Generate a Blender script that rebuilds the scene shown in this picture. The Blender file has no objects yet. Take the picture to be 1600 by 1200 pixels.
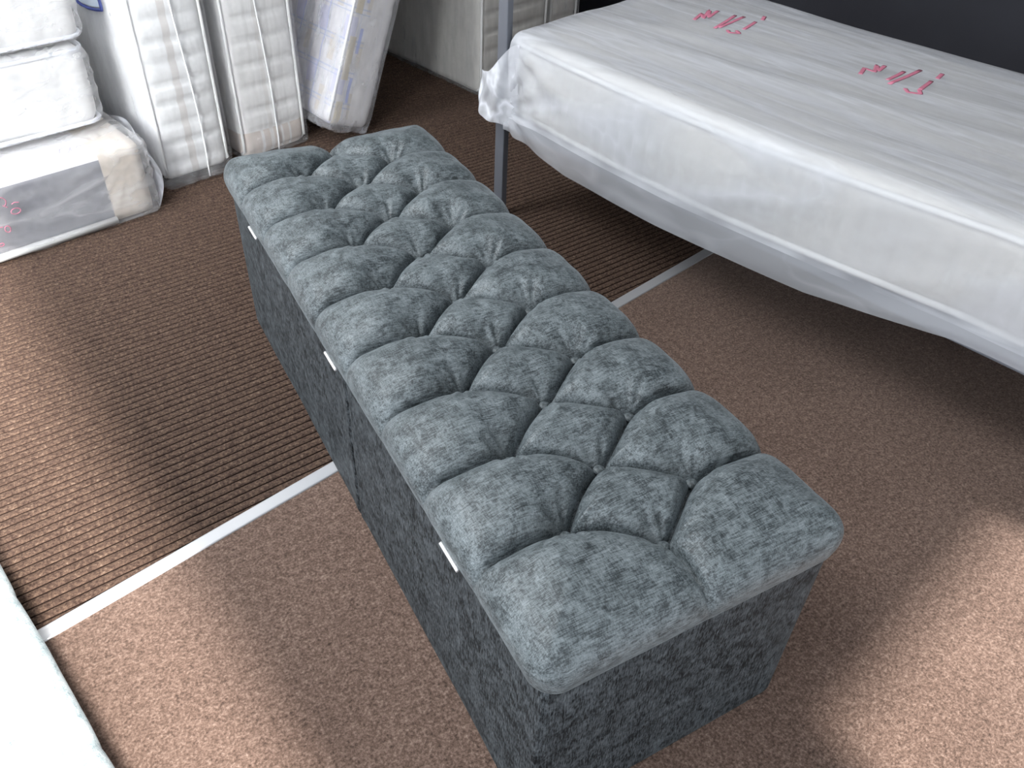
import bpy, bmesh, math
import numpy as np
from mathutils import Matrix, Vector

sc = bpy.context.scene
COL = sc.collection

# ------------------------------------------------------------------ camera
F = 1319.507
CAM = np.array([-0.3094, -0.4126, 1.2795])
YAW, PITCH, ROLL = 0.53701, 0.70699, 0.05010


def cam_axes():
    cy, sy, cp, sp = math.cos(YAW), math.sin(YAW), math.cos(PITCH), math.sin(PITCH)
    fwd = np.array([sy * cp, cy * cp, -sp])
    right = np.array([cy, -sy, 0.0])
    up = np.cross(right, fwd)
    cr, sr = math.cos(ROLL), math.sin(ROLL)
    return right * cr + up * sr, -right * sr + up * cr, fwd


r_, u_, w_ = cam_axes()
cam_data = bpy.data.cameras.new('camera')
cam_data.sensor_width = 36.0
cam_data.lens = F / 1600 * 36.0
cam_data.clip_start = 0.02
cam = bpy.data.objects.new('camera', cam_data)
COL.objects.link(cam)
M = Matrix.Identity(4)
for i in range(3):
    M[i][0], M[i][1], M[i][2], M[i][3] = r_[i], u_[i], -w_[i], CAM[i]
cam.matrix_world = M
sc.camera = cam

# ------------------------------------------------------------------ room frame (turned 14.8 degrees to the blanket box)
TH = math.radians(14.8)
CT, ST = math.cos(TH), math.sin(TH)


def rw(a, b, z=0.0):
    """room coordinates -> world"""
    return Vector((a * CT - b * ST, a * ST + b * CT, z))


# ------------------------------------------------------------------ light
sc.view_settings.view_transform = 'Standard'
sc.view_settings.look = 'None'
sc.view_settings.gamma = 1.0
sc.view_settings.use_curve_mapping = False
sc.view_settings.exposure = 0.42
sc.cycles.use_denoising = True
sc.cycles.max_bounces = 10
sc.cycles.transparent_max_bounces = 16

world = bpy.data.worlds.new('world')
sc.world = world
world.use_nodes = True
wb = world.node_tree.nodes['Background']
wb.inputs['Color'].default_value = (0.85, 0.92, 1.0, 1)
wb.inputs['Strength'].default_value = 1.9


def light(name, kind, energy, color, loc, direction, **kw):
    d = bpy.data.lights.new(name, kind)
    d.energy = energy
    d.color = color
    for k, v in kw.items():
        setattr(d, k, v)
    o = bpy.data.objects.new(name, d)
    COL.objects.link(o)
    o.location = loc
    o.rotation_euler = Vector(direction).to_track_quat('-Z', 'Y').to_euler()
    return o


light('sun', 'SUN', 9.0, (1.0, 0.94, 0.88), (0, -4, 3), (-0.19, 1.0, -0.80), angle=math.radians(3.6))
light('daylight_side_window', 'AREA', 22.0, (0.92, 0.96, 1.0), rw(-2.30, 1.15, 2.0), (rw(1, -0.1, -0.55)),
      shape='RECTANGLE', size=2.4, size_y=1.7)
light('stack_fill_light', 'AREA', 6.0, (0.95, 0.98, 1.0), rw(-2.28, 0.1, 1.7), rw(2.10, 1.95, -1.15),
      shape='RECTANGLE', size=0.9, size_y=1.4, spread=math.radians(34))  # added fill aimed at the mattress stack, not a window of its own
light('ceiling_light', 'AREA', 72.0, (0.95, 0.98, 1.0), rw(-0.75, 1.9, 3.05), rw(0.25, -0.35, -1),
      shape='RECTANGLE', size=1.2, size_y=1.2)

# ------------------------------------------------------------------ noise
rng = np.random.RandomState(7)
LAT = rng.rand(32, 32, 32)


def vnoise(P, scale=1.0, seed=0.0):
    """smooth value noise -1..1 at points P (n,3)"""
    Q = np.asarray(P) * scale + seed * 3.17 + 100.0
    I = np.floor(Q).astype(int)
    T = Q - I
    T = T * T * (3 - 2 * T)
    out = 0
    for dx in (0, 1):
        for dy in (0, 1):
            for dz in (0, 1):
                wgt = (T[:, 0] if dx else 1 - T[:, 0]) * (T[:, 1] if dy else 1 - T[:, 1]) * (T[:, 2] if dz else 1 - T[:, 2])
                out = out + wgt * LAT[(I[:, 0] + dx) % 32, (I[:, 1] + dy) % 32, (I[:, 2] + dz) % 32]
    return out * 2 - 1


# ------------------------------------------------------------------ materials
class Nt:
    def __init__(s, name):
        s.m = bpy.data.materials.new(name)
        s.m.use_nodes = True
        s.t = s.m.node_tree
        s.b = s.t.nodes['Principled BSDF']
        s.out = s.t.nodes['Material Output']

    def n(s, typ, **kw):
        nd = s.t.nodes.new(typ)
        for k, v in kw.items():
            setattr(nd, k, v)
        return nd

    def set(s, sock, v):
        if isinstance(v, bpy.types.NodeSocket):
            s.t.links.new(v, sock)
        else:
            sock.default_value = v

    def math(s, op, a, b=None, c=None):
        nd = s.n('ShaderNodeMath', operation=op)
        s.set(nd.inputs[0], a)
        if b is not None:
            s.set(nd.inputs[1], b)
        if c is not None:
            s.set(nd.inputs[2], c)
        return nd.outputs[0]

    def coord(s, scale=(1, 1, 1), rot=(0, 0, 0)):
        tc = s.n('ShaderNodeTexCoord')
        mp = s.n('ShaderNodeMapping')
        mp.inputs['Scale'].default_value = scale
        mp.inputs['Rotation'].default_value = rot
        s.t.links.new(tc.outputs['Object'], mp.inputs['Vector'])
        return mp.outputs['Vector']

    def noise(s, vec, scale, detail=3, rough=0.5, dist=0.0):
        nd = s.n('ShaderNodeTexNoise')
        s.t.links.new(vec, nd.inputs['Vector'])
        nd.inputs['Scale'].default_value = scale
        nd.inputs['Detail'].default_value = detail
        nd.inputs['Roughness'].default_value = rough
        nd.inputs['Distortion'].default_value = dist
        return nd.outputs['Fac']

    def ramp(s, fac, stops):
        nd = s.n('ShaderNodeValToRGB')
        cr = nd.color_ramp
        while len(cr.elements) > 1:
            cr.elements.remove(cr.elements[-1])
        for i, (p, c) in enumerate(stops):
            e = cr.elements[0] if i == 0 else cr.elements.new(p)
            e.position = p
            e.color = (*c, 1) if len(c) == 3 else c
        s.set(nd.inputs['Fac'], fac)
        return nd.outputs['Color']

    def mix(s, fac, a, b, blend='MIX'):
        nd = s.n('ShaderNodeMix', data_type='RGBA', blend_type=blend)
        s.set(nd.inputs[0], fac)
        s.set(nd.inputs[6], a if not isinstance(a, tuple) else (*a[:3], 1))
        s.set(nd.inputs[7], b if not isinstance(b, tuple) else (*b[:3], 1))
        return nd.outputs[2]

    def bump(s, h, strength=0.5, dist=0.002):
        nd = s.n('ShaderNodeBump')
        nd.inputs['Strength'].default_value = strength
        nd.inputs['Distance'].default_value = dist
        s.t.links.new(h, nd.inputs['Height'])
        return nd.outputs['Normal']

    def xyz(s):
        tc = s.n('ShaderNodeTexCoord')
        sp = s.n('ShaderNodeSeparateXYZ')
        s.t.links.new(tc.outputs['Object'], sp.inputs[0])
        return sp.outputs

    def p(s, **kw):
        for k, v in kw.items():
            s.set(s.b.inputs[k], v if not (isinstance(v, tuple) and len(v) == 3) else (*v, 1))
        return s


def fabric(name, streak, cross, dark=(0.008, 0.011, 0.013), mid=(0.037, 0.047, 0.052), lite=(0.215, 0.250, 0.266), spec=0.55, rough=0.52, sheen=0.15):
    """chenille: streak/cross are mapping scales that stretch the slubs"""
    k = Nt(name)
    slub = k.noise(k.coord(streak), 400, 3, 0.6, 0.3)
    slub2 = k.noise(k.coord(cross), 400, 2, 0.55, 0.2)
    mott = k.noise(k.coord(), 38, 6, 0.72, 0.6)
    soft = k.noise(k.coord(), 7, 3, 0.6)
    v = k.math('ADD', k.math('MULTIPLY', slub, 0.34), k.math('MULTIPLY', slub2, 0.20))
    v = k.math('ADD', v, k.math('MULTIPLY', mott, 0.38))
    v = k.math('ADD', v, k.math('MULTIPLY', soft, 0.08))
    fine = slub2
    col = k.ramp(v, [(0.37, dark), (0.445, mid), (0.52, tuple((m + l) / 2.1 for m, l in zip(mid, lite))), (0.62, lite)])
    h = k.math('ADD', k.math('MULTIPLY', slub, 0.8), k.math('MULTIPLY', fine, 0.5))
    k.p(**{'Base Color': col, 'Roughness': rough, 'Sheen Weight': sheen, 'Sheen Roughness': 0.4,
           'Sheen Tint': (0.75, 0.88, 0.95), 'Specular IOR Level': spec, 'Normal': k.bump(h, 0.5, 0.0008)})
    return k.m


M_LID = fabric('teal_chenille_lid', (0.16, 1.5, 1.0), (1.5, 0.25, 1.0))
M_BASE_SHADED = fabric('teal_chenille_base_shaded', (1.3, 1.3, 0.16), (0.9, 0.9, 0.3), dark=(0.005, 0.006, 0.007),
                mid=(0.010, 0.012, 0.014), lite=(0.12, 0.137, 0.150), spec=0.12, rough=0.6, sheen=0.04)  # lid fabric darkened: shade on the box sides put into the colour

M_SUNLIT = fabric('teal_chenille_sunlit', (0.16, 1.5, 1.0), (1.5, 0.25, 1.0), dark=(0.16, 0.21, 0.24),
                mid=(0.33, 0.41, 0.44), lite=(0.72, 0.77, 0.79), spec=0.3, rough=0.6)  # teal fabric of the second box with sun glare put into its colour


def plain(name, col, rough=0.6, metal=0.0, var=0.0, scale=30, **kw):
    k = Nt(name)
    c = (*col, 1)
    if var:
        f = k.noise(k.coord(), scale, 3)
        c = k.ramp(f, [(0.3, tuple(x * (1 - var) for x in col)), (0.7, tuple(min(1, x * (1 + var)) for x in col))])
    k.p(**{'Base Color': c, 'Roughness': rough, 'Metallic': metal, **kw})
    return k.m


def carpet_plain():
    k = Nt('cut_pile_carpet')
    a = k.noise(k.coord(), 210, 3, 0.7)
    b = k.noise(k.coord(), 75, 3, 0.6)
    c = k.noise(k.coord(), 5, 2)
    v = k.math('ADD', k.math('MULTIPLY', a, 0.62), k.math('ADD', k.math('MULTIPLY', b, 0.30), k.math('MULTIPLY', c, 0.08)))
    col = k.ramp(v, [(0.36, (0.053, 0.034, 0.026)), (0.49, (0.145, 0.095, 0.074)), (0.57, (0.215, 0.148, 0.119)), (0.66, (0.33, 0.245, 0.20))])
    k.p(**{'Base Color': col, 'Roughness': 0.95, 'Specular IOR Level': 0.1, 'Sheen Weight': 0.15, 'Normal': k.bump(v, 0.8, 0.004)})
    return k.m


def carpet_rib():
    k = Nt('ribbed_carpet')
    a = k.noise(k.coord(), 170, 3, 0.7)
    b = k.noise(k.coord(), 45, 3, 0.6)
    v = k.math('ADD', k.math('MULTIPLY', a, 0.8), k.math('MULTIPLY', b, 0.2))
    col = k.ramp(v, [(0.36, (0.040, 0.025, 0.020)), (0.50, (0.088, 0.058, 0.045)), (0.58, (0.125, 0.082, 0.060)), (0.68, (0.21, 0.155, 0.12))])
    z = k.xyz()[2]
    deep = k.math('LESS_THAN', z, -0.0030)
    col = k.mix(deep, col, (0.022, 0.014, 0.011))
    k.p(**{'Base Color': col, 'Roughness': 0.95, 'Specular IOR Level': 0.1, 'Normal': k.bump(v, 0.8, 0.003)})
    return k.m


def film(name, alpha=0.45, tint=(0.86, 0.88, 0.93), scale=(1, 1, 1), rough=0.22, streak=0.35, nscale=7, bmp=0.35, edge=0.4, hem=None, amin=0.03):
    """polythene: clear film, milky where it is folded or seen edge-on"""
    k = Nt(name)
    vec = k.coord(scale)
    n1 = k.noise(vec, nscale, 3, 0.5, 0.25)
    n2 = k.noise(vec, nscale * 2.6, 2, 0.5, 0.2)
    rd = k.math('ABSOLUTE', k.math('SUBTRACT', n1, 0.5))
    rd = k.math('SUBTRACT', 1.0, k.math('MINIMUM', k.math('MULTIPLY', rd, 16.0), 1.0))
    lw = k.n('ShaderNodeLayerWeight')
    lw.inputs['Blend'].default_value = 0.35
    a = k.math('ADD', alpha, k.math('MULTIPLY', rd, streak))
    a = k.math('ADD', a, k.math('MULTIPLY', lw.outputs['Facing'], edge))
    a = k.math('ADD', a, k.math('MULTIPLY', k.math('SUBTRACT', n2, 0.5), 0.5))
    if hem is not None:
        zc = k.xyz()[2]
        a = k.math('MULTIPLY', a, k.math('SUBTRACT', 1.0, k.math('MULTIPLY', k.math('LESS_THAN', zc, hem), 0.40)))
    a = k.math('MINIMUM', k.math('MAXIMUM', a, amin), 0.97)
    k.p(**{'Base Color': (*tint, 1), 'Roughness': rough, 'Specular IOR Level': 0.6, 'Alpha': a,
           'Normal': k.bump(k.math('ADD', n1, k.math('MULTIPLY', n2, 0.25)), bmp, 0.010)})
    return k.m


def quilt_white(name, base=(0.86, 0.85, 0.84)):
    k = Nt(name)
    a = k.noise(k.coord((1, 1, 1)), 90, 3, 0.6)
    b = k.noise(k.coord((6, 6, 0.6)), 9, 3, 0.6)
    v = k.math('ADD', k.math('MULTIPLY', a, 0.5), k.math('MULTIPLY', b, 0.5))
    col = k.ramp(v, [(0.35, tuple(x * 0.86 for x in base)), (0.65, base)])
    k.p(**{'Base Color': col, 'Roughness': 0.75, 'Sheen Weight': 0.2, 'Normal': k.bump(v, 0.4, 0.002)})
    return k


M_CARPET, M_RIB = carpet_plain(), carpet_rib()
M_FILM = film('clear_polythene', 0.08, (0.92, 0.92, 0.94), (1.6, 1.6, 0.45), 0.22, 0.08, 5, 0.10, 0.15)
M_FILM_STK = film('glossy_polythene', 0.14, (0.95, 0.95, 0.97), (0.7, 1.4, 2.2), 0.16, 0.13, 4, 0.3, 0.25)
M_FILM_BED = film('milky_polythene', 0.40, (0.62, 0.635, 0.68), (5.0, 0.6, 1.6), 0.42, 0.25, 2.5, 0.25, 0.4, 0.001, 0.36)
M_FILM_TAIL = film('thin_polythene', 0.42, (0.82, 0.84, 0.90), (1, 1, 1), 0.2, 0.35, 8, 0.2)
M_WHITE = quilt_white('white_ticking').m
M_WHITE_WARM = quilt_white('cream_ticking', (0.78, 0.76, 0.72)).m
M_PIPE = plain('white_piping', (0.86, 0.86, 0.85), 0.6)
M_PIPE_COOL = plain('pale_piping', (0.82, 0.84, 0.90), 0.6)
M_SEAM = plain('film_weld', (0.93, 0.93, 0.95), 0.3)
M_POSTM = plain('grey_painted_steel', (0.20, 0.215, 0.25), 0.38, 0.35)
M_DARKHOLE = plain('dark_slot', (0.01, 0.01, 0.01), 0.8)
M_GREY = plain('grey_base_fabric', (0.20, 0.20, 0.225), 0.85, 0, 0.15, 40)
M_BEIGE = plain('beige_card', (0.62, 0.53, 0.45), 0.75, 0, 0.08, 20)
M_ALU = plain('brushed_aluminium', (0.72, 0.73, 0.76), 0.36, 0.55)
M_HINGE = plain('bright_steel', (0.88, 0.88, 0.90), 0.3, 0.4)
M_RED = plain('red_print', (0.66, 0.22, 0.32), 0.6)
M_PENCIL = plain('grey_print', (0.42, 0.40, 0.46), 0.5)
M_NAVY = plain('navy_print', (0.05, 0.07, 0.26), 0.5)
M_PALEBLUE = plain('pale_blue_print', (0.62, 0.70, 0.80), 0.5)
M_WALL = plain('painted_wall', (0.62, 0.60, 0.57), 0.9, 0, 0.04, 4)
M_DARKWALL = plain('charcoal_wall', (0.022, 0.023, 0.032), 0.7, 0, 0.1, 6)
M_CEIL = plain('white_ceiling', (0.75, 0.75, 0.74), 0.9)

# ------------------------------------------------------------------ mesh helpers


def mesh(name, V, Fc, mat, parent=None, smooth=True, loc=None):
    me = bpy.data.meshes.new(name)
    me.from_pydata([tuple(map(float, v)) for v in V], [], [tuple(map(int, f)) for f in Fc])
    me.update()
    me.materials.append(mat)
    if smooth:
        me.polygons.foreach_set('use_smooth', [True] * len(me.polygons))
    o = bpy.data.objects.new(name, me)
    COL.objects.link(o)
    if parent is not None:
        o.parent = parent
    if loc is not None:
        o.location = loc
    return o


def thing(name, label, cat, loc=(0, 0, 0), rot=None, group=None):
    o = bpy.data.objects.new(name, None)
    COL.objects.link(o)
    o.empty_display_size = 0.1
    o.location = loc
    o.rotation_euler = rot if rot is not None else (0, 0, TH)
    o['label'] = label
    o['category'] = cat
    if group:
        o['group'] = group
    return o


def soft_box(lo, hi, r, step, disp=None, skip=()):
    """rounded box as (verts, faces); disp(pos, normal, cube) -> displacement vectors"""
    lo, hi = np.array(lo, float), np.array(hi, float)
    r = np.array([r, r, r], float) if np.isscalar(r) else np.array(r, float)
    n = np.maximum(2, np.ceil((hi - lo) / np.array([step] * 3 if np.isscalar(step) else step)).astype(int))
    ax = []
    for i in range(3):
        L = hi[i] - lo[i]
        t = np.linspace(0, 1, n[i] + 1)
        ax.append(lo[i] + L * t)
    Vs, Fs, off = [], [], 0
    for i in range(3):
        j, k = (i + 1) % 3, (i + 2) % 3
        for side in (0, 1):
            if (i, side) in skip:
                continue
            A, B = np.meshgrid(ax[j], ax[k], indexing='ij')
            P = np.zeros(A.shape + (3,))
            P[..., i] = (lo, hi)[side][i]
            P[..., j] = A
            P[..., k] = B
            idx = np.arange(A.size).reshape(A.shape) + off
            a, b, c, d = idx[:-1, :-1].ravel(), idx[1:, :-1].ravel(), idx[1:, 1:].ravel(), idx[:-1, 1:].ravel()
            Fs.append(np.stack([a, b, c, d] if side else [a, d, c, b], 1))
            Vs.append(P.reshape(-1, 3))
            off += A.size
    V = np.concatenate(Vs)
    Fc = np.concatenate(Fs)
    key = np.round(V * 1e5).astype(np.int64)
    _, first, inv = np.unique(key, axis=0, return_index=True, return_inverse=True)
    inv = inv.ravel()
    V = V[first]
    Fc = inv[Fc]
    q = np.clip(V, lo + r, hi - r)
    d = V - q
    # anisotropic radius support
    dn = d / r
    L = np.maximum(np.linalg.norm(dn, axis=1, keepdims=True), 1e-9)
    pos = q + d / L
    nrm = dn / L
    nrm = nrm / np.maximum(np.linalg.norm(nrm, axis=1, keepdims=True), 1e-9)
    if disp is not None:
        pos = pos + disp(pos, nrm, V)
    return pos, Fc


def tube(pts, rad, seg=8, closed=False, flat=1.0):
    P = [Vector(p) for p in pts]
    n = len(P)
    V, Fc = [], []
    up = Vector((0, 0, 1))
    for i in range(n):
        if closed:
            t = P[(i + 1) % n] - P[i - 1]
        else:
            t = P[min(i + 1, n - 1)] - P[max(i - 1, 0)]
        t.normalize()
        u = up if abs(t.dot(up)) < 0.95 else Vector((1, 0, 0))
        s = t.cross(u).normalized()
        v = s.cross(t).normalized()
        for k in range(seg):
            a = 2 * math.pi * k / seg
            V.append(P[i] + s * (rad * math.cos(a)) + v * (rad * flat * math.sin(a)))
    m = n if closed else n - 1
    for i in range(m):
        for k in range(seg):
            a, b = i * seg + k, i * seg + (k + 1) % seg
            c, d = ((i + 1) % n) * seg + (k + 1) % seg, ((i + 1) % n) * seg + k
            Fc.append((a, b, c, d))
    if not closed:
        Fc.append(tuple(range(seg))[::-1])
        Fc.append(tuple((n - 1) * seg + k for k in range(seg)))
    return V, Fc


def merge(parts):
    V, Fc, o = [], [], 0
    for v, f in parts:
        V += [tuple(x) for x in v]
        Fc += [tuple(i + o for i in g) for g in f]
        o += len(v)
    return V, Fc


def box(lo, hi):
    x0, y0, z0 = lo
    x1, y1, z1 = hi
    V = [(x0, y0, z0), (x1, y0, z0), (x1, y1, z0), (x0, y1, z0), (x0, y0, z1), (x1, y0, z1), (x1, y1, z1), (x0, y1, z1)]
    return V, [(0, 3, 2, 1), (4, 5, 6, 7), (0, 1, 5, 4), (1, 2, 6, 5), (2, 3, 7, 6), (3, 0, 4, 7)]


def bevel_box(lo, hi, r=0.002, seg=2):
    bm = bmesh.new()
    V, Fc = box(lo, hi)
    vs = [bm.verts.new(v) for v in V]
    for f in Fc:
        bm.faces.new([vs[i] for i in f])
    bmesh.ops.bevel(bm, geom=bm.edges[:], offset=r, segments=seg, profile=0.5, affect='EDGES')
    bm.verts.index_update()
    out = [tuple(v.co) for v in bm.verts], [tuple(v.index for v in f.verts) for f in bm.faces]
    bm.free()
    return out


def rect_loop(u0, u1, v0, v1, r, fn, n=6):
    """rounded rectangle points through fn(u,v)->xyz, with intermediate points on the sides"""
    pts = []
    for cx, cy, a0 in ((u1 - r, v1 - r, 0), (u0 + r, v1 - r, 90), (u0 + r, v0 + r, 180), (u1 - r, v0 + r, 270)):
        for i in range(n + 1):
            a = math.radians(a0 + 90 * i / n)
            pts.append((cx + r * math.cos(a), cy + r * math.sin(a)))
    full = []
    for i, p in enumerate(pts):
        q = pts[(i + 1) % len(pts)]
        full.append(p)
        L = math.hypot(q[0] - p[0], q[1] - p[1])
        if L > 0.05:
            m = int(L / 0.04)
            for t in range(1, m):
                full.append((p[0] + (q[0] - p[0]) * t / m, p[1] + (q[1] - p[1]) * t / m))
    return [fn(*p) for p in full]


# ------------------------------------------------------------------ setting
def structure(o):
    o['kind'] = 'structure'
    return o


# plain carpet: a slab whose far edge follows the threshold strip; the ribbed one starts there
SA, SB = np.array([-0.578, 0.665]), np.array([1.308, 1.165])      # strip centre line, upper edge
sdir = (SB - SA) / np.linalg.norm(SB - SA)
snor = np.array([-sdir[1], sdir[0]])
S0 = SA - snor * 0.012


def clip_poly(pts, keep_far):
    bm = bmesh.new()
    f = bm.faces.new([bm.verts.new((p[0], p[1], 0)) for p in pts])
    bmesh.ops.bisect_plane(bm, geom=bm.verts[:] + bm.edges[:] + bm.faces[:], plane_co=(S0[0], S0[1], 0),
                           plane_no=(snor[0], snor[1], 0), clear_inner=keep_far, clear_outer=not keep_far)
    out = [tuple(v.co)[:2] for v in bm.faces[:][0].verts]
    bm.free()
    return out


A0, A1, B0, B1 = -2.45, 2.75, -1.30, 3.15
corners = [tuple(rw(a, b))[:2] for a, b in ((A0, B0), (A1, B0), (A1, B1), (A0, B1))]
near = clip_poly(corners, False)
V = [(x, y, 0.0) for x, y in near] + [(x, y, -0.03) for x, y in near]
n = len(near)
Fc = [tuple(range(n)), tuple(range(2 * n - 1, n - 1, -1))] + [(i, i + n, (i + 1) % n + n, (i + 1) % n) for i in range(n)]
fl = structure(mesh('floor', V, Fc, M_CARPET, smooth=False))
fl['label'] = 'plain speckled brown cut-pile carpet on the near side of the metal strip'

# ribs run 8 degrees off the blanket box's width
RA = math.radians(8.4)
rd = np.array([math.cos(RA), math.sin(RA)])
rn = np.array([-rd[1], rd[0]])
PITCH_R = 0.0195
prof = [(0.0, -0.0048), (0.0012, -0.0048), (0.0026, -0.0020), (0.0050, -0.0005), (0.0090, 0.0), (0.0130, 0.0), (0.0165, -0.0006), (0.0188, -0.0030)]
bm = bmesh.new()
t0, t1 = -3.6, 3.9
k0, k1 = int(0.2 / PITCH_R), int(3.9 / PITCH_R)
rows = []
for k in range(k0, k1):
    for (q, z) in prof:
        c = rn * (k * PITCH_R + q)
        rows.append((bm.verts.new((*(c + rd * t0), z)), bm.verts.new((*(c + rd * t1), z))))
for a, b in zip(rows[:-1], rows[1:]):
    bm.faces.new((a[0], a[1], b[1], b[0]))


def cut(co, no):
    bmesh.ops.bisect_plane(bm, geom=bm.verts[:] + bm.edges[:] + bm.faces[:], plane_co=(co[0], co[1], 0),
                           plane_no=(no[0], no[1], 0), clear_outer=True)


cut(S0, -snor)
cut(rw(A0, 0), -rw(1, 0))
cut(rw(A1, 0), rw(1, 0))
cut(rw(0, B1), rw(0, 1))
me = bpy.data.meshes.new('floor_ribbed')
bm.to_mesh(me)
bm.free()
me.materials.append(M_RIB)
rib = bpy.data.objects.new('floor_ribbed', me)
COL.objects.link(rib)
structure(rib)
rib['label'] = 'dark brown ribbed entrance carpet on the far side of the metal strip'

# threshold strip: shallow double-lipped bar
pr = [(-0.0150, 0.0), (-0.0146, 0.0022), (-0.0120, 0.0036), (-0.0095, 0.0030), (-0.006, 0.0034), (0.006, 0.0034), (0.0095, 0.0030), (0.0120, 0.0036), (0.0146, 0.0022), (0.0150, 0.0)]
V, Fc = [], []
NS = 40
for i in range(NS + 1):
    t = -1.35 + 3.7 * i / NS
    for q, z in pr:
        c = S0 + sdir * t + snor * q
        V.append((c[0], c[1], z))
m_ = len(pr)
for i in range(NS):
    for j in range(m_ - 1):
        Fc.append((i * m_ + j, (i + 1) * m_ + j, (i + 1) * m_ + j + 1, i * m_ + j + 1))
structure(mesh('trim_1', V, Fc, M_ALU))

# walls
def wall(name, lo, hi, mat=M_WALL):
    V, Fc = box(lo, hi)
    V = [tuple(rw(*v)) for v in V]
    return structure(mesh(name, V, Fc, mat, smooth=False))


H = 3.2
T = 0.12


def wall_with_holes(name, fixed, axis, lo, hi, holes, mat=M_WALL):
    """axis 'a': wall runs along a at b=fixed; 'b': runs along b at a=fixed. holes (u0,u1,z0,z1)"""
    us = sorted({lo, hi, *[h[0] for h in holes], *[h[1] for h in holes]})
    zs = sorted({0.0, H, *[h[2] for h in holes], *[h[3] for h in holes]})
    parts = []
    for u0, u1 in zip(us[:-1], us[1:]):
        for z0, z1 in zip(zs[:-1], zs[1:]):
            um, zm = (u0 + u1) / 2, (z0 + z1) / 2
            if any(h[0] < um < h[1] and h[2] < zm < h[3] for h in holes):
                continue
            if axis == 'a':
                parts.append(box((u0, fixed - T, z0), (u1, fixed, z1)))
            else:
                parts.append(box((fixed, u0, z0), (fixed + T, u1, z1)))
    V, Fc = merge(parts)
    return structure(mesh(name, [tuple(rw(*v)) for v in V], Fc, mat, smooth=False))


wall_with_holes('wall_front', B0, 'a', A0, A1, [(-2.40, -0.306, 0.12, 3.14), (0.37, 1.05, 0.30, 0.93), (-0.08, 0.371, 0.30, 0.80)])  # unseen openings, shaped to cast the sun patches and the dark strip
wall_with_holes('wall_left', A0 - T, 'b', B0, B1, [(-0.35, 2.25, 0.85, 2.65)])
wall('wall_back', (A0 - T, B1, 0), (A1 + T, B1 + T, H))
wall('wall_right', (A1, B0 - T, 0), (A1 + T, B1 + T, H), M_DARKWALL)
wall('ceiling', (A0 - T, B0 - T, H), (A1 + T, B1 + T, H + 0.1), M_CEIL)

# ------------------------------------------------------------------ tufted blanket box
BW, BL, BH = 0.46, 1.371, 0.366
LX = [0.125, 0.232, 0.335]
YL = [0.160 + 0.1528 * k for k in range(8)]
YM = [0.0880 + 0.1528 * k for k in range(9)]
BUT = [(LX[0], y) for y in YL] + [(LX[1], y) for y in YM] + [(LX[2], y) for y in YL]


def tuft_segments():
    S = []
    for k in range(8):
        for X in (LX[0], LX[2]):
            S.append(((X, YL[k]), (LX[1], YM[k]), 0))
            S.append(((X, YL[k]), (LX[1], YM[k + 1]), 0))
        S.append(((LX[0], YL[k]), (-0.3, YL[k]), 1))
        S.append(((LX[2], YL[k]), (0.8, YL[k]), 1))
    S.append(((LX[1], YM[0]), (LX[1], -0.4), 1))
    S.append(((LX[1], YM[-1]), (LX[1], 1.8), 1))
    return S


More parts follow.
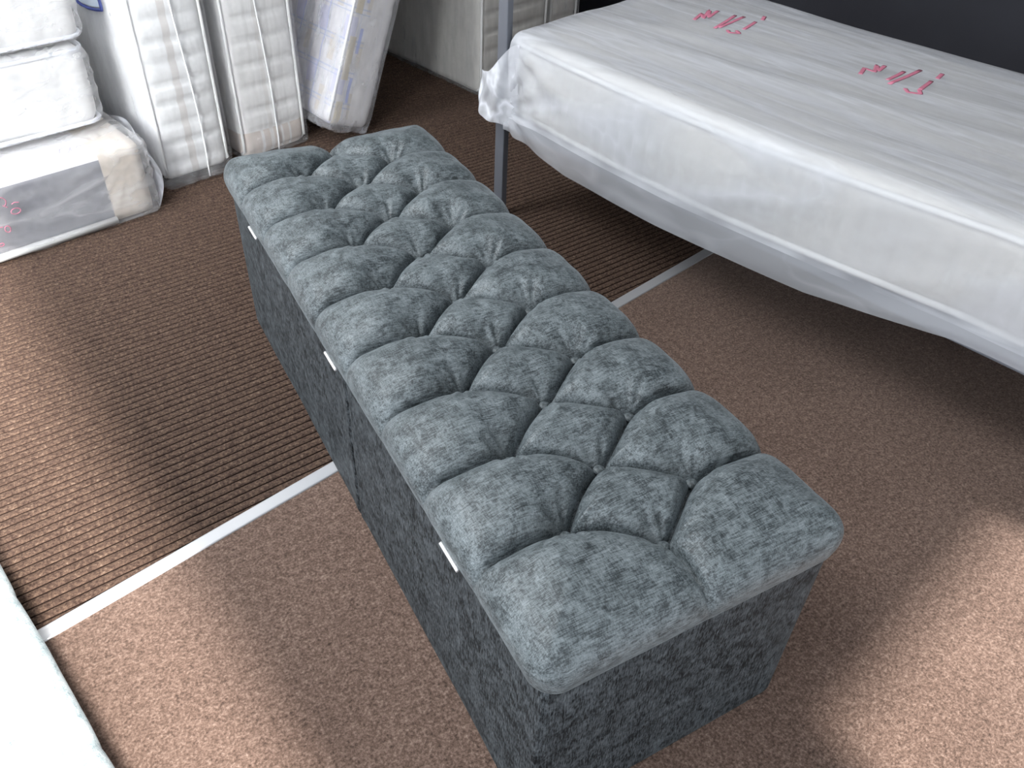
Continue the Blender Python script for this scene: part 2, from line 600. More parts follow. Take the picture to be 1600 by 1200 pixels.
def lid_disp(pos, nrm, cube):
    P = pos[:, :2].copy()
    # let the pleats wander a little so that no two pillows are alike
    wob = np.stack([vnoise(pos, 9, 1), vnoise(pos, 9, 2)], 1) * 0.0028
    rb = np.min(np.stack([np.hypot(P[:, 0] - b[0], P[:, 1] - b[1]) for b in BUT]), axis=0)
    wob *= np.clip(rb / 0.04, 0, 1)[:, None]
    P = P + wob
    d = np.full(len(P), 9.0)
    for (a, b, kind) in tuft_segments():
        a, b = np.array(a), np.array(b)
        ab = b - a
        t = np.clip(((P - a) @ ab) / (ab @ ab), 0, 1)
        if not kind:      # pleats bow slightly
            bow = np.sin(t * math.pi)[:, None] * 0.004 * np.array([[-ab[1], ab[0]]]) / np.linalg.norm(ab)
        else:
            bow = 0
        dd = np.linalg.norm(P - a - t[:, None] * ab - bow, axis=1)
        d = np.minimum(d, dd)
    w = 0.056
    x = np.clip(d / w, 0, 1)
    f = 0.75 * np.clip(1 - (1 - x) ** 3, 0, 1) ** 0.5 + 0.25 * np.sin(x * math.pi / 2)
    # width of the side above the lid's lower edge decides how much the stuffing swells
    zf = np.clip((pos[:, 2] - 0.374) / 0.034, 0, 1)
    zf = zf * zf * (3 - 2 * zf)
    top = np.clip(nrm[:, 2], 0, 1)
    edge = np.minimum(np.minimum(pos[:, 0] + 0.004, 0.464 - pos[:, 0]), np.minimum(pos[:, 1] + 0.004, 1.375 - pos[:, 1]))
    ef = np.clip(edge / 0.10, 0, 1)
    cx = np.clip(1 - np.abs(pos[:, 0] - 0.23) / 0.13, 0, 1)
    amp = (0.007 + 0.036 * top * (0.35 + 0.65 * np.sin(ef * math.pi / 2)) * (1 - 0.22 * cx)) * (0.15 + 0.85 * zf)
    h = f * amp
    h -= top * 0.0110 * np.exp(-(d / 0.0040) ** 2) * np.clip(ef * 3, 0.25, 1)
    # buttons pull a funnel into the filling
    rf = np.min(np.stack([np.hypot((P[:, 0] - b[0]) * 1.15, P[:, 1] - b[1] - 0.016) for b in BUT]), axis=0)
    h -= top * 0.021 * np.exp(-(rf / 0.032) ** 2)
    h -= top * 0.006 * np.exp(-(rb / 0.012) ** 2)
    # gathered folds that radiate from each button
    arr = np.stack([np.arctan2(P[:, 1] - b[1], P[:, 0] - b[0]) for b in BUT])
    rr = np.stack([np.hypot(P[:, 0] - b[0], P[:, 1] - b[1]) for b in BUT])
    ib = np.argmin(rr, axis=0)
    th = arr[ib, np.arange(len(P))]
    ph = ib * 1.7
    fold = np.sin(th * 9 + ph) * 0.5 + np.sin(th * 14 + ph * 2.3) * 0.35
    h += top * fold * 0.0030 * np.exp(-((rb - 0.028) / 0.017) ** 2)
    # lazy unevenness of the fabric
    h += (vnoise(pos, 22, 3) * 0.0016 + vnoise(pos, 60, 4) * 0.0006) * (0.3 + 0.7 * zf)
    return nrm * h[:, None]


LIDZ = 0.371


def make_blanket_box(step, root):
    # base
    def base_disp(pos, nrm, cube):
        sideness = np.abs(nrm[:, 0]) > 0.7
        g = np.exp(-((cube[:, 1] - 0.656) / 0.0035) ** 2) * (np.clip((0.352 - pos[:, 2]) / 0.02, 0, 1)) * (pos[:, 0] < 0.1)
        h = -0.006 * g * sideness + vnoise(pos, 6, 5) * 0.0012
        puff = np.exp(-((np.abs(cube[:, 1] - 0.656) - 0.012) / 0.010) ** 2) * 0.0015 * (pos[:, 0] < 0.1)
        return nrm * (h + puff)[:, None]
    V, Fc = soft_box((0, 0, 0), (BW, BL, BH), 0.009, (0.012, 0.0035 if step < 0.004 else 0.02, 0.012), base_disp)
    base = mesh('base', V, Fc, M_BASE_SHADED, root)
    V, Fc = soft_box((-0.009, -0.010, LIDZ), (BW + 0.011, BL + 0.010, 0.415), (0.036, 0.036, 0.034), step, lid_disp)
    # the underside stays flat
    V = np.array(V)
    V[:, 2] = np.maximum(V[:, 2], LIDZ)
    lid = mesh('lid', V, Fc, M_LID, root)
    return base, lid


box1 = thing('blanket_box', 'long dark teal chenille blanket box with deep-buttoned lid in the middle of the floor', 'blanket box', (0, 0, 0), (0, 0, 0))
base1, lid1 = make_blanket_box(0.0028, box1)
# button: flattened dome
bv, bf = [], []
rings = [(0.0, 0.0048), (0.0035, 0.0046), (0.0065, 0.0036), (0.0085, 0.0018), (0.0090, -0.0005), (0.0078, -0.0035)]
SEG = 18
for r0, z0 in rings[1:]:
    for s in range(SEG):
        a = 2 * math.pi * s / SEG
        bv.append((r0 * math.cos(a), r0 * math.sin(a), z0))
bv.append((0, 0, 0.0048))
for i in range(len(rings) - 2):
    for s in range(SEG):
        bf.append((i * SEG + s, (i + 1) * SEG + s, (i + 1) * SEG + (s + 1) % SEG, i * SEG + (s + 1) % SEG))
for s in range(SEG):
    bf.append((len(bv) - 1, s, (s + 1) % SEG))
bf.append(tuple((len(rings) - 2) * SEG + s for s in range(SEG))[::-1])
btn = None
for (x, y) in BUT:
    if btn is None:
        btn = mesh('button', bv, bf, M_LID, lid1)
        o = btn
    else:
        o = btn.copy()
        COL.objects.link(o)
    o.location = (x, y + 0.002, 0.4080)
    o.rotation_euler = (-0.15 + 0.10 * math.sin(x * 90 + y * 50), 0.12 * math.cos(y * 70), y * 7)
# hinges showing in the gap at the back of the lid
hg = None
for (y0, y1) in ((1.134, 1.190), (0.668, 0.716), (0.205, 0.257)):
    L = y1 - y0
    if hg is None:
        parts = []
        for k in range(1):
            parts.append(tube([(0, 0, 0), (0, 0.004, 0), (0, 0.048, 0), (0, 0.052, 0)], 0.0031, 10))
        parts.append(box((0.0, 0.002, -0.0009), (0.010, 0.050, 0.0009)))
        V, Fc = merge(parts)
        hg = mesh('hinge', V, Fc, M_HINGE, box1, loc=(-0.0105, y0, LIDZ - 0.0035))
    else:
        o = hg.copy()
        COL.objects.link(o)
        o.location = (-0.0105, y0, LIDZ - 0.0035)

# ------------------------------------------------------------------ second box at the bottom left of the view, only its right side in frame
box2 = thing('blanket_box', 'teal upholstered box, coloured pale to look sunlit, standing over the near end of the metal strip', 'blanket box')
L2 = 1.85
BX2, BY2, BR2 = -0.390, 0.98, math.radians(-1.2)
# far right corner region, long side faces the camera's right
box2.location = rw(BX2, BY2)
box2.rotation_euler = (0, 0, TH + BR2)


def side_disp(pos, nrm, cube):
    f = np.abs(np.sin((cube[:, 1]) / 0.30 * math.pi)) ** 0.35
    top = np.clip(nrm[:, 2], 0, 1)
    h = 0.010 * f * (0.4 + 0.6 * top) + vnoise(pos, 20, 8) * 0.0015
    return nrm * h[:, None]


V, Fc = soft_box((-0.46, -L2, 0), (0, 0, 0.185), 0.012, 0.03)
mesh('base', V, Fc, M_SUNLIT, box2)
V, Fc = soft_box((-0.465, -L2 - 0.005, 0.189), (0.004, 0.005, 0.242), 0.024, 0.008, side_disp)
mesh('lid', V, Fc, M_SUNLIT, box2)

# ------------------------------------------------------------------ metal bed frame and wrapped mattress
PA, PB = 1.188, 1.331
bed = thing('metal_bed_frame', 'grey square-section metal bed frame under the plastic-wrapped mattress', 'bed', rw(PA, PB))
BEDW, BEDL = 0.78, 1.92
PS = 0.0145   # half post
V, Fc = bevel_box((-PS, -PS, 0), (PS, PS, 1.25), 0.0025)
Vh, Fh = merge([(V, Fc)])
post = mesh('post', Vh, Fh, M_POSTM, bed, smooth=False)
post.location = (0, 0.0, 0)
post.rotation_euler = (0, 0, math.radians(16))
slot = merge([box((-PS - 0.0006, -0.003, 0.318), (-PS + 0.001, 0.004, 0.336)), box((-PS - 0.0006, -0.002, 0.350), (-PS + 0.001, 0.002, 0.355))])
sl = mesh('bolt_slot', slot[0], slot[1], M_DARKHOLE, post, smooth=False)
for (x, y, hgt) in ((BEDW, 0, 1.25), (0.0, -BEDL, 0.9), (BEDW, -BEDL, 0.9)):
    V, Fc = bevel_box((-PS, -PS, 0), (PS, PS, hgt), 0.0025)
    o = mesh('post', V, Fc, M_POSTM, bed, smooth=False)
    o.location = (x, y, 0)
V, Fc = bevel_box((-0.012, -BEDL + PS, 0.286), (0.012, -PS, 0.326), 0.002)
mesh('side_rail', V, Fc, M_POSTM, bed, smooth=False)
V, Fc = bevel_box((BEDW - 0.012, -BEDL + PS, 0.286), (BEDW + 0.012, -PS, 0.326), 0.002)
mesh('side_rail', V, Fc, M_POSTM, bed, smooth=False)
for y in (0, -BEDL):
    V, Fc = bevel_box((PS, y - 0.012, 0.286), (BEDW - PS, y + 0.012, 0.326), 0.002)
    mesh('end_rail', V, Fc, M_POSTM, bed, smooth=False)
for y in np.linspace(-0.15, -BEDL + 0.15, 9):
    V, Fc = bevel_box((0.012, y - 0.03, 0.300), (BEDW - 0.012, y + 0.03, 0.312), 0.002)
    mesh('slat', V, Fc, M_POSTM, bed, smooth=False)

mat1 = thing('mattress', 'white mattress in milky plastic with red print lying on the metal bed frame', 'mattress', rw(PA, PB, 0.328))
MT = 0.205     # thickness
MX0, MX1, MY0, MY1 = 0.008, 0.795, -1.90, -0.022


def bed_bulge(pos):
    t = np.clip((-0.02 - pos[:, 1]) / 1.3, 0, 1.3)
    return -0.045 * np.sin(np.clip(t, 0, 1) * math.pi) ** 1.0


def mat_disp(pos, nrm, cube):
    D = np.zeros_like(pos)
    side = np.clip(-nrm[:, 0], 0, 1)
    nearw = np.clip(1 - (cube[:, 0] - MX0) / 0.25, 0, 1)
    D[:, 0] += bed_bulge(cube) * nearw
    # vertical quilting flutes along the border
    fl = np.abs(np.sin(cube[:, 1] / 0.045 * math.pi)) ** 0.6
    zz = np.clip(np.sin(np.clip(cube[:, 2] / MT, 0, 1) * math.pi), 0, 1)
    D[:, 0] -= side * fl * 0.007 * zz
    D[:, 2] += np.clip(nrm[:, 2], 0, 1) * (0.008 * vnoise(cube, 5, 11) + 0.010)
    return D


V, Fc = soft_box((MX0, MY0, 0), (MX1, MY1, MT), (0.03, 0.045, 0.03), 0.014, mat_disp)
mesh('cover', V, Fc, M_WHITE_WARM, mat1)
for zz in (0.010, MT - 0.012):
    def fn(u, v, zz=zz):
        nw = np.clip(1 - (u - MX0) / 0.25, 0, 1)
        return (u + float(bed_bulge(np.array([[u, v, 0]]))[0]) * nw, v, zz)
    pts = rect_loop(MX0 - 0.002, MX1 + 0.002, MY0 - 0.002, MY1 + 0.002, 0.045, fn)
    V, Fc = tube(pts, 0.0075, 8, closed=True)
    mesh('piping', V, Fc, M_PIPE, mat1)


def ridged(P, s, seed):
    return 1 - np.abs(vnoise(P, s, seed)) * 2


def wrap_disp(pos, nrm, cube):
    D = np.zeros_like(pos)
    nearw = np.clip(1 - (cube[:, 0] - MX0) / 0.25, 0, 1)
    D[:, 0] += bed_bulge(cube) * nearw
    up = np.clip(nrm[:, 2], 0, 1)
    side = np.clip(-nrm[:, 0], 0, 1)
    # long folds that run the length of the mattress on top and drift diagonally on the side
    q = cube * np.array([9.0, 1.0, 3.0])
    q[:, 0] += cube[:, 1] * 1.5
    fold = ridged(q, 0.7, 21) * 0.7 + ridged(q, 1.5, 22) * 0.3
    D[:, 2] += up * (0.012 + fold * 0.005)
    q = cube * np.array([3.0, 2.6, 11.0])
    q[:, 2] += cube[:, 1] * 3.2
    fs = ridged(q, 0.7, 23) * 0.75 + ridged(q, 1.5, 24) * 0.25
    zf = np.clip((cube[:, 2] + 0.07) / 0.1, 0.2, 1)
    D[:, 0] -= side * (0.004 + fs * 0.0065 * zf)
    # radial creases off the corner by the post
    for c0 in ((MX0, MY1, MT), (MX0, MY1, 0.02)):
        v = cube - np.array(c0)
        r = np.linalg.norm(v[:, 1:], axis=1) + 1e-6
        th = np.arctan2(v[:, 2], -v[:, 1])
        D[:, 0] -= side * np.sin(th * 13) * 0.005 * np.exp(-((r - 0.13) / 0.10) ** 2)
    # the hem droops below the mattress, uneven
    low = np.clip((0.02 - cube[:, 2]) / 0.07, 0, 1)
    D[:, 2] += low * (0.034 * np.clip((-cube[:, 1] - 1.02) / 0.3, 0, 1) + 0.036 * np.clip(1 + cube[:, 1] / 0.30, 0, 1))
    D[:, 2] += low * (0.009 * vnoise(cube * np.array([0, 1, 0]), 3.3, 26) + 0.004 * vnoise(cube * np.array([0, 1, 0]), 9, 27))
    D[:, 0] -= low * side * 0.020
    D[:, 0] -= side * 0.0055 * np.abs(np.sin(cube[:, 1] / 0.045 * math.pi)) ** 0.6 * np.sin(np.clip(cube[:, 2] / MT, 0, 1) * math.pi)
    D[:, 0] += low * side * 0.007 * vnoise(cube * np.array([0, 1, 0]), 4.3, 28)
    return D


wlo, whi = (MX0 - 0.014, MY0 - 0.012, -0.106), (MX1 + 0.012, MY1 + 0.010, MT + 0.006)
cubeV, Fc = soft_box(wlo, whi, (1e-6, 1e-6, 1e-6), (0.013, 0.011, 0.009), None, skip=((2, 0),))
V, Fc = soft_box(wlo, whi, (0.030, 0.04, 0.035), (0.013, 0.011, 0.009), wrap_disp, skip=((2, 0),))
Fc = Fc[cubeV[Fc][:, :, 2].min(axis=1) > -0.062]
used = np.unique(Fc)
remap = np.full(len(V), -1)
remap[used] = np.arange(len(used))
V, Fc = V[used], remap[Fc]
wrap = mesh('plastic_wrap', V, Fc, M_FILM_BED, mat1)

# loose tail of the bag gathered round the post
tv, tf = [], []
NU, NV = 40, 34
for i in range(NU + 1):
    u = i / NU                       # from the mattress corner outwards, round the post
    for j in range(NV + 1):
        v = j / NV                   # top to bottom
        # path in plan: leaves the near side, passes in front of the post, comes round behind it
        ang = u * 2.55
        px = -0.020 - 0.052 * math.sin(ang) * (0.55 + 0.45 * v) + 0.03 * u
        py = -0.075 + 0.155 * u ** 0.85
        ztop = 0.200 - 0.105 * math.sin(min(1, u * 1.15) * math.pi / 2) ** 1.3
        zbot = -0.030 + 0.028 * u
        z = ztop + (zbot - ztop) * v
        w = 0.0035 * math.sin(v * 7 + u * 6) + 0.003 * math.sin(u * 19 - v * 3)
        tv.append((px + w * (0.3 + u), py + w * 0.6, z + 0.002 * math.sin(u * 9)))
for i in range(NU):
    for j in range(NV):
        a = i * (NV + 1) + j
        tf.append((a, a + 1, a + NV + 2, a + NV + 1))
tail = mesh('plastic_tail', tv, tf, M_FILM_TAIL, mat1)

# red printing on the film
marks = [
    [[(0.455, 0.273), (0.513, 0.256), (0.484, 0.282), (0.55, 0.255), (0.501, 0.287), (0.565, 0.273)], [(0.443, 0.35), (0.572, 0.327)],
     [(0.458, 0.354), (0.583, 0.349)], [(0.459, 0.381), (0.446, 0.396), (0.464, 0.416), (0.474, 0.399)], [(0.499, 0.405), (0.572, 0.394)],
     [(0.601, 0.396), (0.631, 0.384)]],
    [[(0.444, 0.779), (0.497, 0.762), (0.494, 0.791), (0.544, 0.771), (0.51, 0.793), (0.556, 0.786)], [(0.463, 0.84), (0.558, 0.836)],
     [(0.443, 0.855), (0.601, 0.858)], [(0.448, 0.893), (0.435, 0.907), (0.448, 0.932), (0.463, 0.92)], [(0.465, 0.921), (0.552, 0.909)],
     [(0.58, 0.911), (0.62, 0.905)]]]
from mathutils.bvhtree import BVHTree


def drape(obj, pts, direction, start, lift):
    """drop points on an object's mesh along a local direction"""
    me = obj.data
    tree = BVHTree.FromPolygons([v.co for v in me.vertices], [p.vertices for p in me.polygons])
    out = []
    d = Vector(direction)
    for p in pts:
        hit = tree.ray_cast(Vector(p) - d * start, d)
        out.append((hit[0] if hit[0] is not None else Vector(p)) - d * lift)
    return out


def dense(pts, m=8):
    out = []
    for p, q in zip(pts[:-1], pts[1:]):
        for i in range(m):
            out.append(tuple(a + (b - a) * i / m for a, b in zip(p, q)))
    out.append(pts[-1])
    return out


for grp in marks:
    parts = []
    for st in grp:
        pts = [(x, -y, 0.25) for x, y in dense(st)]
        pts = drape(wrap, pts, (0, 0, -1), 0.3, 0.0006)
        parts.append(tube(pts, 0.0055, 6, flat=0.12))
    V, Fc = merge(parts)
    mesh('red_print', V, Fc, M_RED, wrap)

# ------------------------------------------------------------------ stack of wrapped bedding at the left
ST_A, ST_B = 0.428, 1.994


def crinkle(amp, s1, s2, seed, corner=None):
    def f(pos, nrm, cube):
        h = ridged(cube, s1 * 0.6, seed) * 0.75 + ridged(cube, s2 * 0.6, seed + 1) * 0.25
        h = h * amp
        if corner is not None:
            v = cube - np.array(corner)
            r = np.linalg.norm(v, axis=1)
            th = np.arctan2(v[:, 2], v[:, 0]) + np.arctan2(v[:, 1], v[:, 0]) * 0.5
            h = h + np.sin(th * 19) * amp * 1.6 * np.exp(-((r - 0.07) / 0.07) ** 2)
        return nrm * (h + amp)[:, None]
    return f


def divan_mat():
    k = Nt('divan_base_fabric')
    X, Y, Z = k.xyz()
    a = k.noise(k.coord(), 55, 3)
    grey = k.ramp(a, [(0.3, (0.165, 0.165, 0.19)), (0.7, (0.225, 0.225, 0.25))])
    beige = k.ramp(a, [(0.3, (0.56, 0.49, 0.42)), (0.7, (0.68, 0.60, 0.52))])
    right = k.math('GREATER_THAN', X, -0.131)
    topw = k.math('GREATER_THAN', Z, 0.197)
    col = k.mix(right, grey, beige)
    col = k.mix(k.math('MULTIPLY', topw, k.math('LESS_THAN', X, -0.131)), col, (0.82, 0.80, 0.80))
    k.p(**{'Base Color': col, 'Roughness': 0.85})
    return k.m


st1 = thing('divan_base', 'grey-fronted divan base with beige corner in clear plastic, bottom of the left stack', 'divan base', rw(ST_A, ST_B), group=None)
V, Fc = soft_box((-1.35, 0.004, 0.004), (-0.012, 0.92, 0.214), 0.014, 0.03)
mesh('body', V, Fc, divan_mat(), st1)
pts = [(-1.34, -0.002, 0.016), (-0.9, -0.003, 0.016), (-0.5, -0.003, 0.016), (-0.13, -0.003, 0.016)]
V, Fc = tube(pts, 0.011, 8)
mesh('piping', V, Fc, M_PIPE, st1)
V, Fc = soft_box((-1.36, -0.006, 0.001), (0.0, 0.93, 0.222), 0.018, 0.012, crinkle(0.0035, 9, 22, 31, (-0.05, 0.0, 0.2)))
V = np.array(V)
V[:, 2] = np.clip(V[:, 2], 0.0005, 0.232)
w1 = mesh('plastic_wrap', V, Fc, M_FILM_STK, st1)
# flap of gathered film rising from the right end
tv, tf = [], []
NU, NV = 26, 20
for i in range(NU + 1):
    u = i / NU
    for j in range(NV + 1):
        v = j / NV
        x = 0.004 + 0.020 * math.sin(v * 3.1) + 0.010 * math.sin(u * 11 + v * 5) + 0.035 * (1 - v) * u * 0.3
        y = 0.01 + 0.55 * u
        z = 0.215 * v + 0.012 * math.sin(u * 9) * v + 0.006
        tv.append((x, y, z))
for i in range(NU):
    for j in range(NV):
        a = i * (NV + 1) + j
        tf.append((a, a + NV + 1, a + NV + 2, a + 1))
mesh('plastic_fold', tv, tf, M_FILM_TAIL, st1)


def front_strokes(strokes, rad, mat, parent, yz=True):
    parts = []
    for st in strokes:
        pts = [(x, 0.0, z) for x, z in dense(st, 5)]
        pts = drape(w1, pts, (0, 1, 0), 0.1, 0.0008)
        V, Fc = tube(pts, rad, 6, flat=1.0)
        mesh('red_print', V, Fc, mat, parent)


ell = lambda cx, cz, rx, rz, a0=0, a1=360, n=14: [(cx + rx * math.cos(math.radians(a0 + (a1 - a0) * i / n)), cz + rz * math.sin(math.radians(a0 + (a1 - a0) * i / n))) for i in range(n + 1)]
front_strokes([ell(-0.375, 0.134, 0.012, 0.008), [(-0.379, 0.155), (-0.371, 0.158), (-0.361, 0.155)], ell(-0.402, 0.168, 0.013, 0.013, -60, 200),
               [(-0.400, 0.158), (-0.390, 0.150)], ell(-0.409, 0.093, 0.007, 0.009), [(-0.432, 0.105), (-0.418, 0.102)],
               ell(-0.437, 0.057, 0.006, 0.004), [(-0.43, 0.135), (-0.42, 0.142)]], 0.0011, M_RED, w1)
parts = []
for st in ([(-0.182, 0.072), (-0.204, 0.062), (-0.213, 0.040), (-0.200, 0.026), (-0.186, 0.038), (-0.178, 0.057), (-0.184, 0.030), (-0.178, 0.018)],
           [(-0.140, 0.060), (-0.160, 0.056), (-0.170, 0.036), (-0.160, 0.022), (-0.142, 0.022)]):
    pts = drape(w1, [(x, y, 0.22) for x, y in dense(st, 5)], (0, 0, -1), 0.2, 0.0008)
    parts.append(tube(pts, 0.0016, 6, flat=0.3))
V, Fc = merge(parts)
mesh('grey_scribble', V, Fc, M_PENCIL, w1)


def flat_mattress(name, label, a, b, z, h, L, D, seed, rad, sag=0.0):
    o = thing(name, label, 'mattress', rw(a, b, z), group=None)

    def dsp(pos, nrm, cube):
        dd = nrm * (0.006 * vnoise(cube, 8, seed) + 0.004 * np.abs(np.sin(cube[:, 0] / 0.09 * math.pi)) ** 0.5 * np.clip(-nrm[:, 1], 0, 1))[:, None]
        return dd
    V, Fc = soft_box((-L, 0, 0.004), (0, D, h - 0.004), rad, 0.014, dsp)
    mesh('cover', V, Fc, M_WHITE, o)
    for zz in (0.014, h - 0.016):
        pts = rect_loop(-L - 0.001, 0.001, -0.001, D, 0.04, lambda u, v: (u, v, zz))
        V, Fc = tube(pts, 0.006, 8, closed=True)
        mesh('piping', V, Fc, M_PIPE_COOL, o)
    V, Fc = soft_box((-L - 0.006, -0.012, 0.0), (0.008, D + 0.006, h), rad + 0.006, 0.011, crinkle(0.0030, 8, 18, seed + 3, (-0.12, 0.0, h * 0.6)))
    V = np.array(V)
    V[:, 2] = np.clip(V[:, 2], 0.0, h + 0.004)
    mesh('plastic_wrap', V, Fc, M_FILM_STK, o)
    return o


flat_mattress('mattress', 'white plastic-wrapped mattress lying directly on the grey divan base', ST_A - 0.045, ST_B + 0.135, 0.236, 0.226, 1.30, 0.85, 41, 0.035)
flat_mattress('mattress', 'white plastic-wrapped mattress on top of the left stack', ST_A - 0.040, ST_B + 0.125, 0.470, 0.215, 1.30, 0.85, 51, 0.030)

# ------------------------------------------------------------------ mattresses standing on end
def band_mat(name, zsplit, base=(0.80, 0.79, 0.78), low=(0.60, 0.53, 0.47), band=None):
    k = quilt_white(name, base)
    X, Y, Z = k.xyz()
    src = k.b.inputs['Base Color'].links[0].from_socket
    col = src
    if zsplit:
        col = k.mix(k.math('LESS_THAN', Z, zsplit), col, low)
    if band:
        for (c, w, cc) in band:
            g = k.math('MULTIPLY', k.math('LESS_THAN', k.math('ABSOLUTE', k.math('SUBTRACT', X, c)), w), k.math('LESS_THAN', Y, 0.02))
            col = k.mix(g, col, cc)
    k.p(**{'Base Color': col})
    return k.m


def standing(label, a, b, w, h, depth, qpitch, mat, seed, q0=0.0, seam=None, rot=None, z0=0.0, filmmat=M_FILM, pipe=True, bulge=0.02, zoff=0.0):
    o = thing('mattress', label, 'mattress', rw(a, b, z0), rot)

    def dsp(pos, nrm, cube):
        front = np.clip(-nrm[:, 1], 0, 1)
        ph = ((cube[:, 2] - q0) / qpitch) % 1.0
        quilt = (1 - (2 * np.abs(ph - 0.5)) ** 6)
        mid = np.clip(np.sin(np.clip(cube[:, 0] / w, 0, 1) * math.pi), 0, 1) ** 0.5
        D = np.zeros_like(pos)
        D[:, 1] -= front * (quilt * 0.015 * mid - 0.003)
        lr = nrm[:, 0]
        D[:, 0] += lr * bulge * np.clip((cube[:, 1]) / 0.25, 0, 1)
        D += nrm * (0.002 * vnoise(cube, 12, seed))[:, None]
        return D
    V, Fc = soft_box((0.006, 0, zoff + 0.004), (w - 0.006, depth, h), (0.022, 0.022, 0.03), 0.011, dsp)
    mesh('cover', V, Fc, mat, o)
    if pipe:
        for x in (0.010, w - 0.010):
            pts = [(x + (0.004 if x < w / 2 else -0.004) * 0, -0.001, z) for z in np.linspace(h - 0.03, zoff + 0.03, 40)]
            pts += [(x, 0.004 + 0.02 * t, zoff + 0.03 - 0.02 * t) for t in (0.4, 0.8)] 
            V, Fc = tube(pts, 0.0048, 8)
            mesh('piping', V, Fc, M_PIPE, o)

    def wdsp(pos, nrm, cube):
        hh = ridged(cube * np.array([1, 1, 0.35]), 13, seed + 5) * 0.6 + ridged(cube, 30, seed + 6) * 0.4
        c = np.exp(-((cube[:, 2]) / 0.09) ** 2)
        v = cube - np.array([w * 0.55, 0, zoff + 0.085])
        th = np.arctan2(v[:, 2], v[:, 0])
        r = np.linalg.norm(v, axis=1)
        star = np.sin(th * 15) * np.exp(-((r - 0.06) / 0.05) ** 2)
        D = nrm * (0.0015 + hh * (0.0008 + 0.004 * c) + star * 0.003)[:, None]
        D[:, 0] += nrm[:, 0] * bulge * np.clip((cube[:, 1]) / 0.25, 0, 1)
        return D
    V, Fc = soft_box((-0.003, -0.017, 0.001), (w + 0.003, depth + 0.004, h + 0.004), (0.02, 0.02, 0.02), 0.010, wdsp)
    V = np.array(V)
    V[:, 2] = np.maximum(V[:, 2], 0.0006)
    fw = mesh('plastic_wrap', V, Fc, filmmat, o)
    if seam is not None:
        pts = [(seam + 0.006 * math.sin(z * 8) - (0.02 * (z / h)), -0.02, z) for z in np.linspace(h - 0.02, 0.012, 60)]
        pts = drape(fw, [(p[0], 0, p[2]) for p in pts], (0, 1, 0), 0.1, 0.001)
        V, Fc = tube(pts, 0.0026, 6)
        mesh('weld_seam', V, Fc, M_SEAM, fw)
    return o


m1 = standing('white quilted mattress on end in clear plastic, standing directly beside the left stack', 0.500, 2.094, 0.222, 1.30, 0.90, 0.0595,
              band_mat('white_border_strap', 0.0, (0.87, 0.87, 0.87), band=[(0.098, 0.011, (0.66, 0.63, 0.61))]), 61, q0=0.022, seam=0.135, zoff=0.018)
m2 = standing('white quilted mattress on end with beige lower band, next to the plaid one', 0.777, 2.122, 0.245, 1.30, 0.90, 0.0715,
              band_mat('white_border_band', 0.088, (0.85, 0.84, 0.83), (0.60, 0.53, 0.48),
                       band=[(0.078, 0.005, (0.72, 0.71, 0.70)), (0.112, 0.007, (0.69, 0.67, 0.65)), (0.150, 0.004, (0.73, 0.72, 0.71)), (0.180, 0.004, (0.73, 0.72, 0.71))]), 71, q0=0.017, seam=0.125, bulge=0.006)

# logo outline on the side panel of the mattress by the stack
lp = [(0.268, 0.500), (0.234, 0.494), (0.19, 0.494), (0.149, 0.499), (0.113, 0.506), (0.113, 0.525), (0.118, 0.555), (0.135, 0.60), (0.165, 0.615), (0.21, 0.605), (0.245, 0.575), (0.268, 0.54)]


def on_left(obj, pts, lift):
    return drape(obj, [(0.0, y, z) for y, z in pts], (1, 0, 0), 0.2, lift)


cov = [c for c in m1.children if c.name.startswith('plastic_wrap')][0]
closed = dense(lp + [lp[0]], 4)
V, Fc = tube(on_left(cov, closed, 0.0015), 0.0045, 6, flat=1.0)
logo = mesh('printed_emblem', V, Fc, M_NAVY, cov)
inner = [(0.19 + (y - 0.19) * 0.86, 0.55 + (z - 0.55) * 0.86) for y, z in lp]
pts = on_left(cov, inner, 0.0022)
cen = sum(pts, Vector()) / len(pts)
mesh('emblem_field', list(pts) + [cen], [(i, (i + 1) % len(pts), len(pts)) for i in range(len(pts))], M_PALEBLUE, cov, smooth=False)


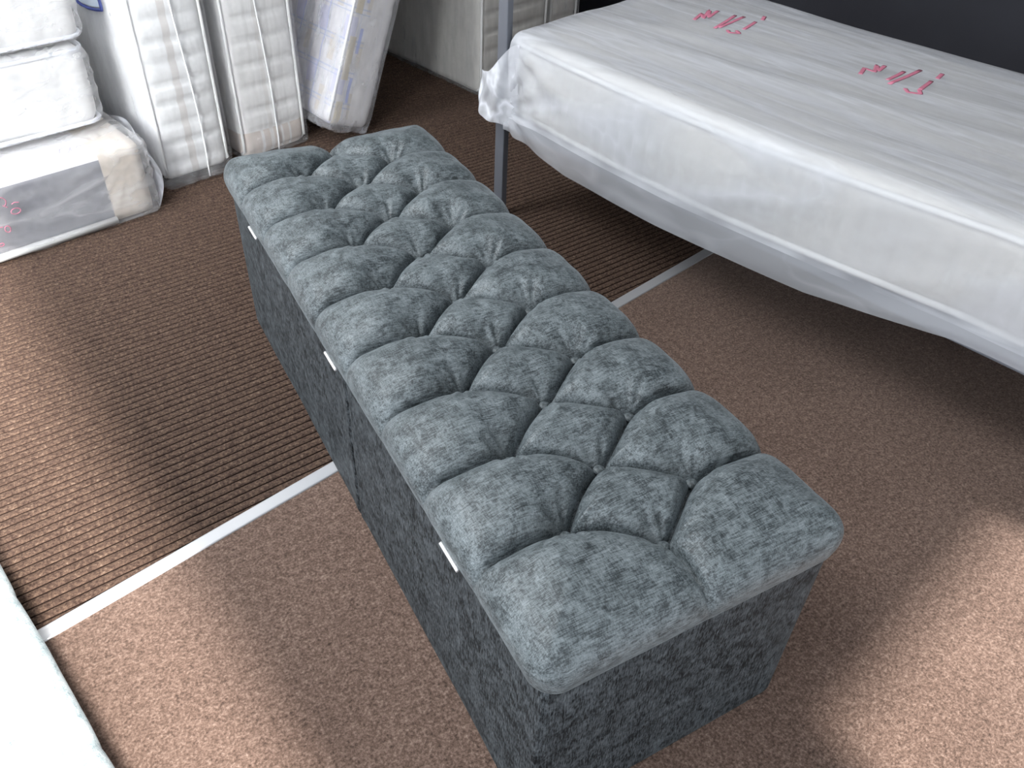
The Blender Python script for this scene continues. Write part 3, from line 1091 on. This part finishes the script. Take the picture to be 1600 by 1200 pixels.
# plaid mattress leaning to the right on its lower corner
def plaid_mat():
    k = Nt('plaid_ticking')
    X, Y, Z = k.xyz()
    n_ = k.noise(k.coord(), 60, 3)
    col = k.ramp(n_, [(0.3, (0.66, 0.65, 0.68)), (0.7, (0.76, 0.74, 0.75))])
    U = k.math('ADD', Y, X)

    def stripe(co, period, offs, width):
        fr = k.math('FRACT', k.math('ADD', k.math('DIVIDE', co, period), offs))
        return k.math('LESS_THAN', fr, width)
    blueblk = k.math('MULTIPLY', stripe(U, 0.135, 0.05, 0.32), stripe(Z, 0.17, 0.3, 0.45))
    col = k.mix(k.math('MULTIPLY', blueblk, 0.45), col, (0.42, 0.43, 0.72))
    bge = k.math('MULTIPLY', stripe(U, 0.135, 0.55, 0.22), stripe(Z, 0.17, 0.75, 0.5))
    col = k.mix(k.math('MULTIPLY', bge, 0.6), col, (0.55, 0.47, 0.36))
    vb = stripe(U, 0.135, 0.10, 0.055)
    col = k.mix(k.math('MULTIPLY', vb, 0.55), col, (0.30, 0.36, 0.74))
    vb = stripe(U, 0.0675, 0.35, 0.05)
    col = k.mix(k.math('MULTIPLY', vb, 0.35), col, (0.40, 0.50, 0.72))
    hb = stripe(Z, 0.10, 0.10, 0.05)
    col = k.mix(k.math('MULTIPLY', hb, 0.5), col, (0.26, 0.34, 0.60))
    hb = stripe(Z, 0.10, 0.24, 0.035)
    col = k.mix(k.math('MULTIPLY', hb, 0.5), col, (0.26, 0.34, 0.60))
    # printed bands on the narrow border
    fr = k.math('LESS_THAN', Y, 0.012)

    def band(c, w, cc, a, zs=None):
        g = k.math('MULTIPLY', k.math('LESS_THAN', k.math('ABSOLUTE', k.math('SUBTRACT', X, c)), w), fr)
        if zs:
            g = k.math('MULTIPLY', g, stripe(Z, zs[0], zs[1], zs[2]))
        return k.math('MULTIPLY', g, a)
    white = k.math('MULTIPLY', k.math('GREATER_THAN', X, 0.075), fr)
    col = k.mix(k.math('MULTIPLY', white, 0.9), col, (0.74, 0.72, 0.72))
    col = k.mix(band(0.030, 0.013, None, 0.85, (0.21, 0.2, 0.66)), col, (0.58, 0.50, 0.36))
    col = k.mix(band(0.056, 0.006, None, 0.8, (0.16, 0.4, 0.5)), col, (0.34, 0.40, 0.74))
    k.p(**{'Base Color': col, 'Roughness': 0.8})
    return k.m


lean = math.radians(22)
rot = Matrix.Rotation(TH, 4, 'Z') @ Matrix.Rotation(lean, 4, 'Y')
W3 = 0.172
ofs = rot @ Vector((W3, 0, 0))
corner = rw(1.203, 2.030, 0.0)
m3 = thing('mattress', 'blue and beige plaid mattress in clear plastic, tilted on its corner behind the blanket box', 'mattress',
           corner - ofs + Vector((0, 0, 0.004)), rot.to_euler())


def m3d(pos, nrm, cube):
    return nrm * (0.004 * vnoise(cube, 9, 81) + 0.0015 * vnoise(cube, 40, 82))[:, None]


V, Fc = soft_box((0.004, 0.0, 0.02), (W3 - 0.004, 0.85, 1.25), (0.018, 0.02, 0.03), 0.012, m3d)
V = np.array(V)
# bag pinches the lower left corner up
mesh('cover', V, Fc, plaid_mat(), m3)
V, Fc = soft_box((-0.002, -0.008, 0.0), (W3 + 0.003, 0.86, 1.256), (0.018, 0.02, 0.03), 0.009,
                 lambda pos, nrm, cube: nrm * (0.002 + 0.0022 * ridged(cube * np.array([1, 1, 0.4]), 16, 85) + 0.006 * ridged(cube, 20, 86) * np.exp(-(cube[:, 2] / 0.08) ** 2))[:, None])
mesh('plastic_wrap', V, Fc, film('clear_polythene_plaid', 0.16, (0.86, 0.86, 0.90), (1.5, 1.5, 0.5), 0.2, 0.10, 8, 0.15, 0.2), m3)
pts = [(0.003, 0.002, z) for z in np.linspace(1.2, 0.03, 40)]
V, Fc = tube(pts, 0.0042, 8)
mesh('piping', V, Fc, M_PIPE, m3)

# far row, behind the bed's post
def panel_fold_mat(name, base):
    k = quilt_white(name, base)
    return k.m


M_FAR = quilt_white('cream_ticking_far', (0.70, 0.68, 0.64)).m
m4 = standing('thick cream mattress on end with white piping, directly behind the bed post', 1.745, 2.045, 0.355, 1.30, 0.75, 0.068, M_FAR, 91, q0=0.03,
              filmmat=film('dull_polythene', 0.10, (0.74, 0.74, 0.74), (2, 2, 0.5), 0.3, 0.06, 5, 0.15, 0.2), bulge=0.003)
m5 = standing('cream mattress on end at the far end of the row, behind the bed', 2.124, 2.06, 0.165, 1.30, 0.75, 0.068, M_FAR, 95, q0=0.01,
              filmmat=film('dull_polythene_far', 0.15, (0.74, 0.74, 0.76), (2, 2, 0.5), 0.3, 0.06, 5, 0.15, 0.2), bulge=0.0)

# scrap of paper left on the ribbed carpet under the bed
bm = bmesh.new()
vs = [bm.verts.new(v) for v in ((0, 0, 0.0004), (0.007, 0.001, 0.001), (0.008, 0.005, 0.003), (0.003, 0.007, 0.0012), (-0.001, 0.004, 0.0035), (0.0035, 0.0035, 0.004))]
for a, b in ((0, 1), (1, 2), (2, 3), (3, 4), (4, 0)):
    bm.faces.new((vs[a], vs[b], vs[5]))
me = bpy.data.meshes.new('paper_scrap')
bm.to_mesh(me)
bm.free()
me.materials.append(M_PIPE)
scrap = bpy.data.objects.new('paper_scrap', me)
COL.objects.link(scrap)
scrap.location = rw(1.506, 0.825)
scrap['label'] = 'tiny pale paper scrap on the ribbed carpet under the bed'
scrap['category'] = 'scrap'
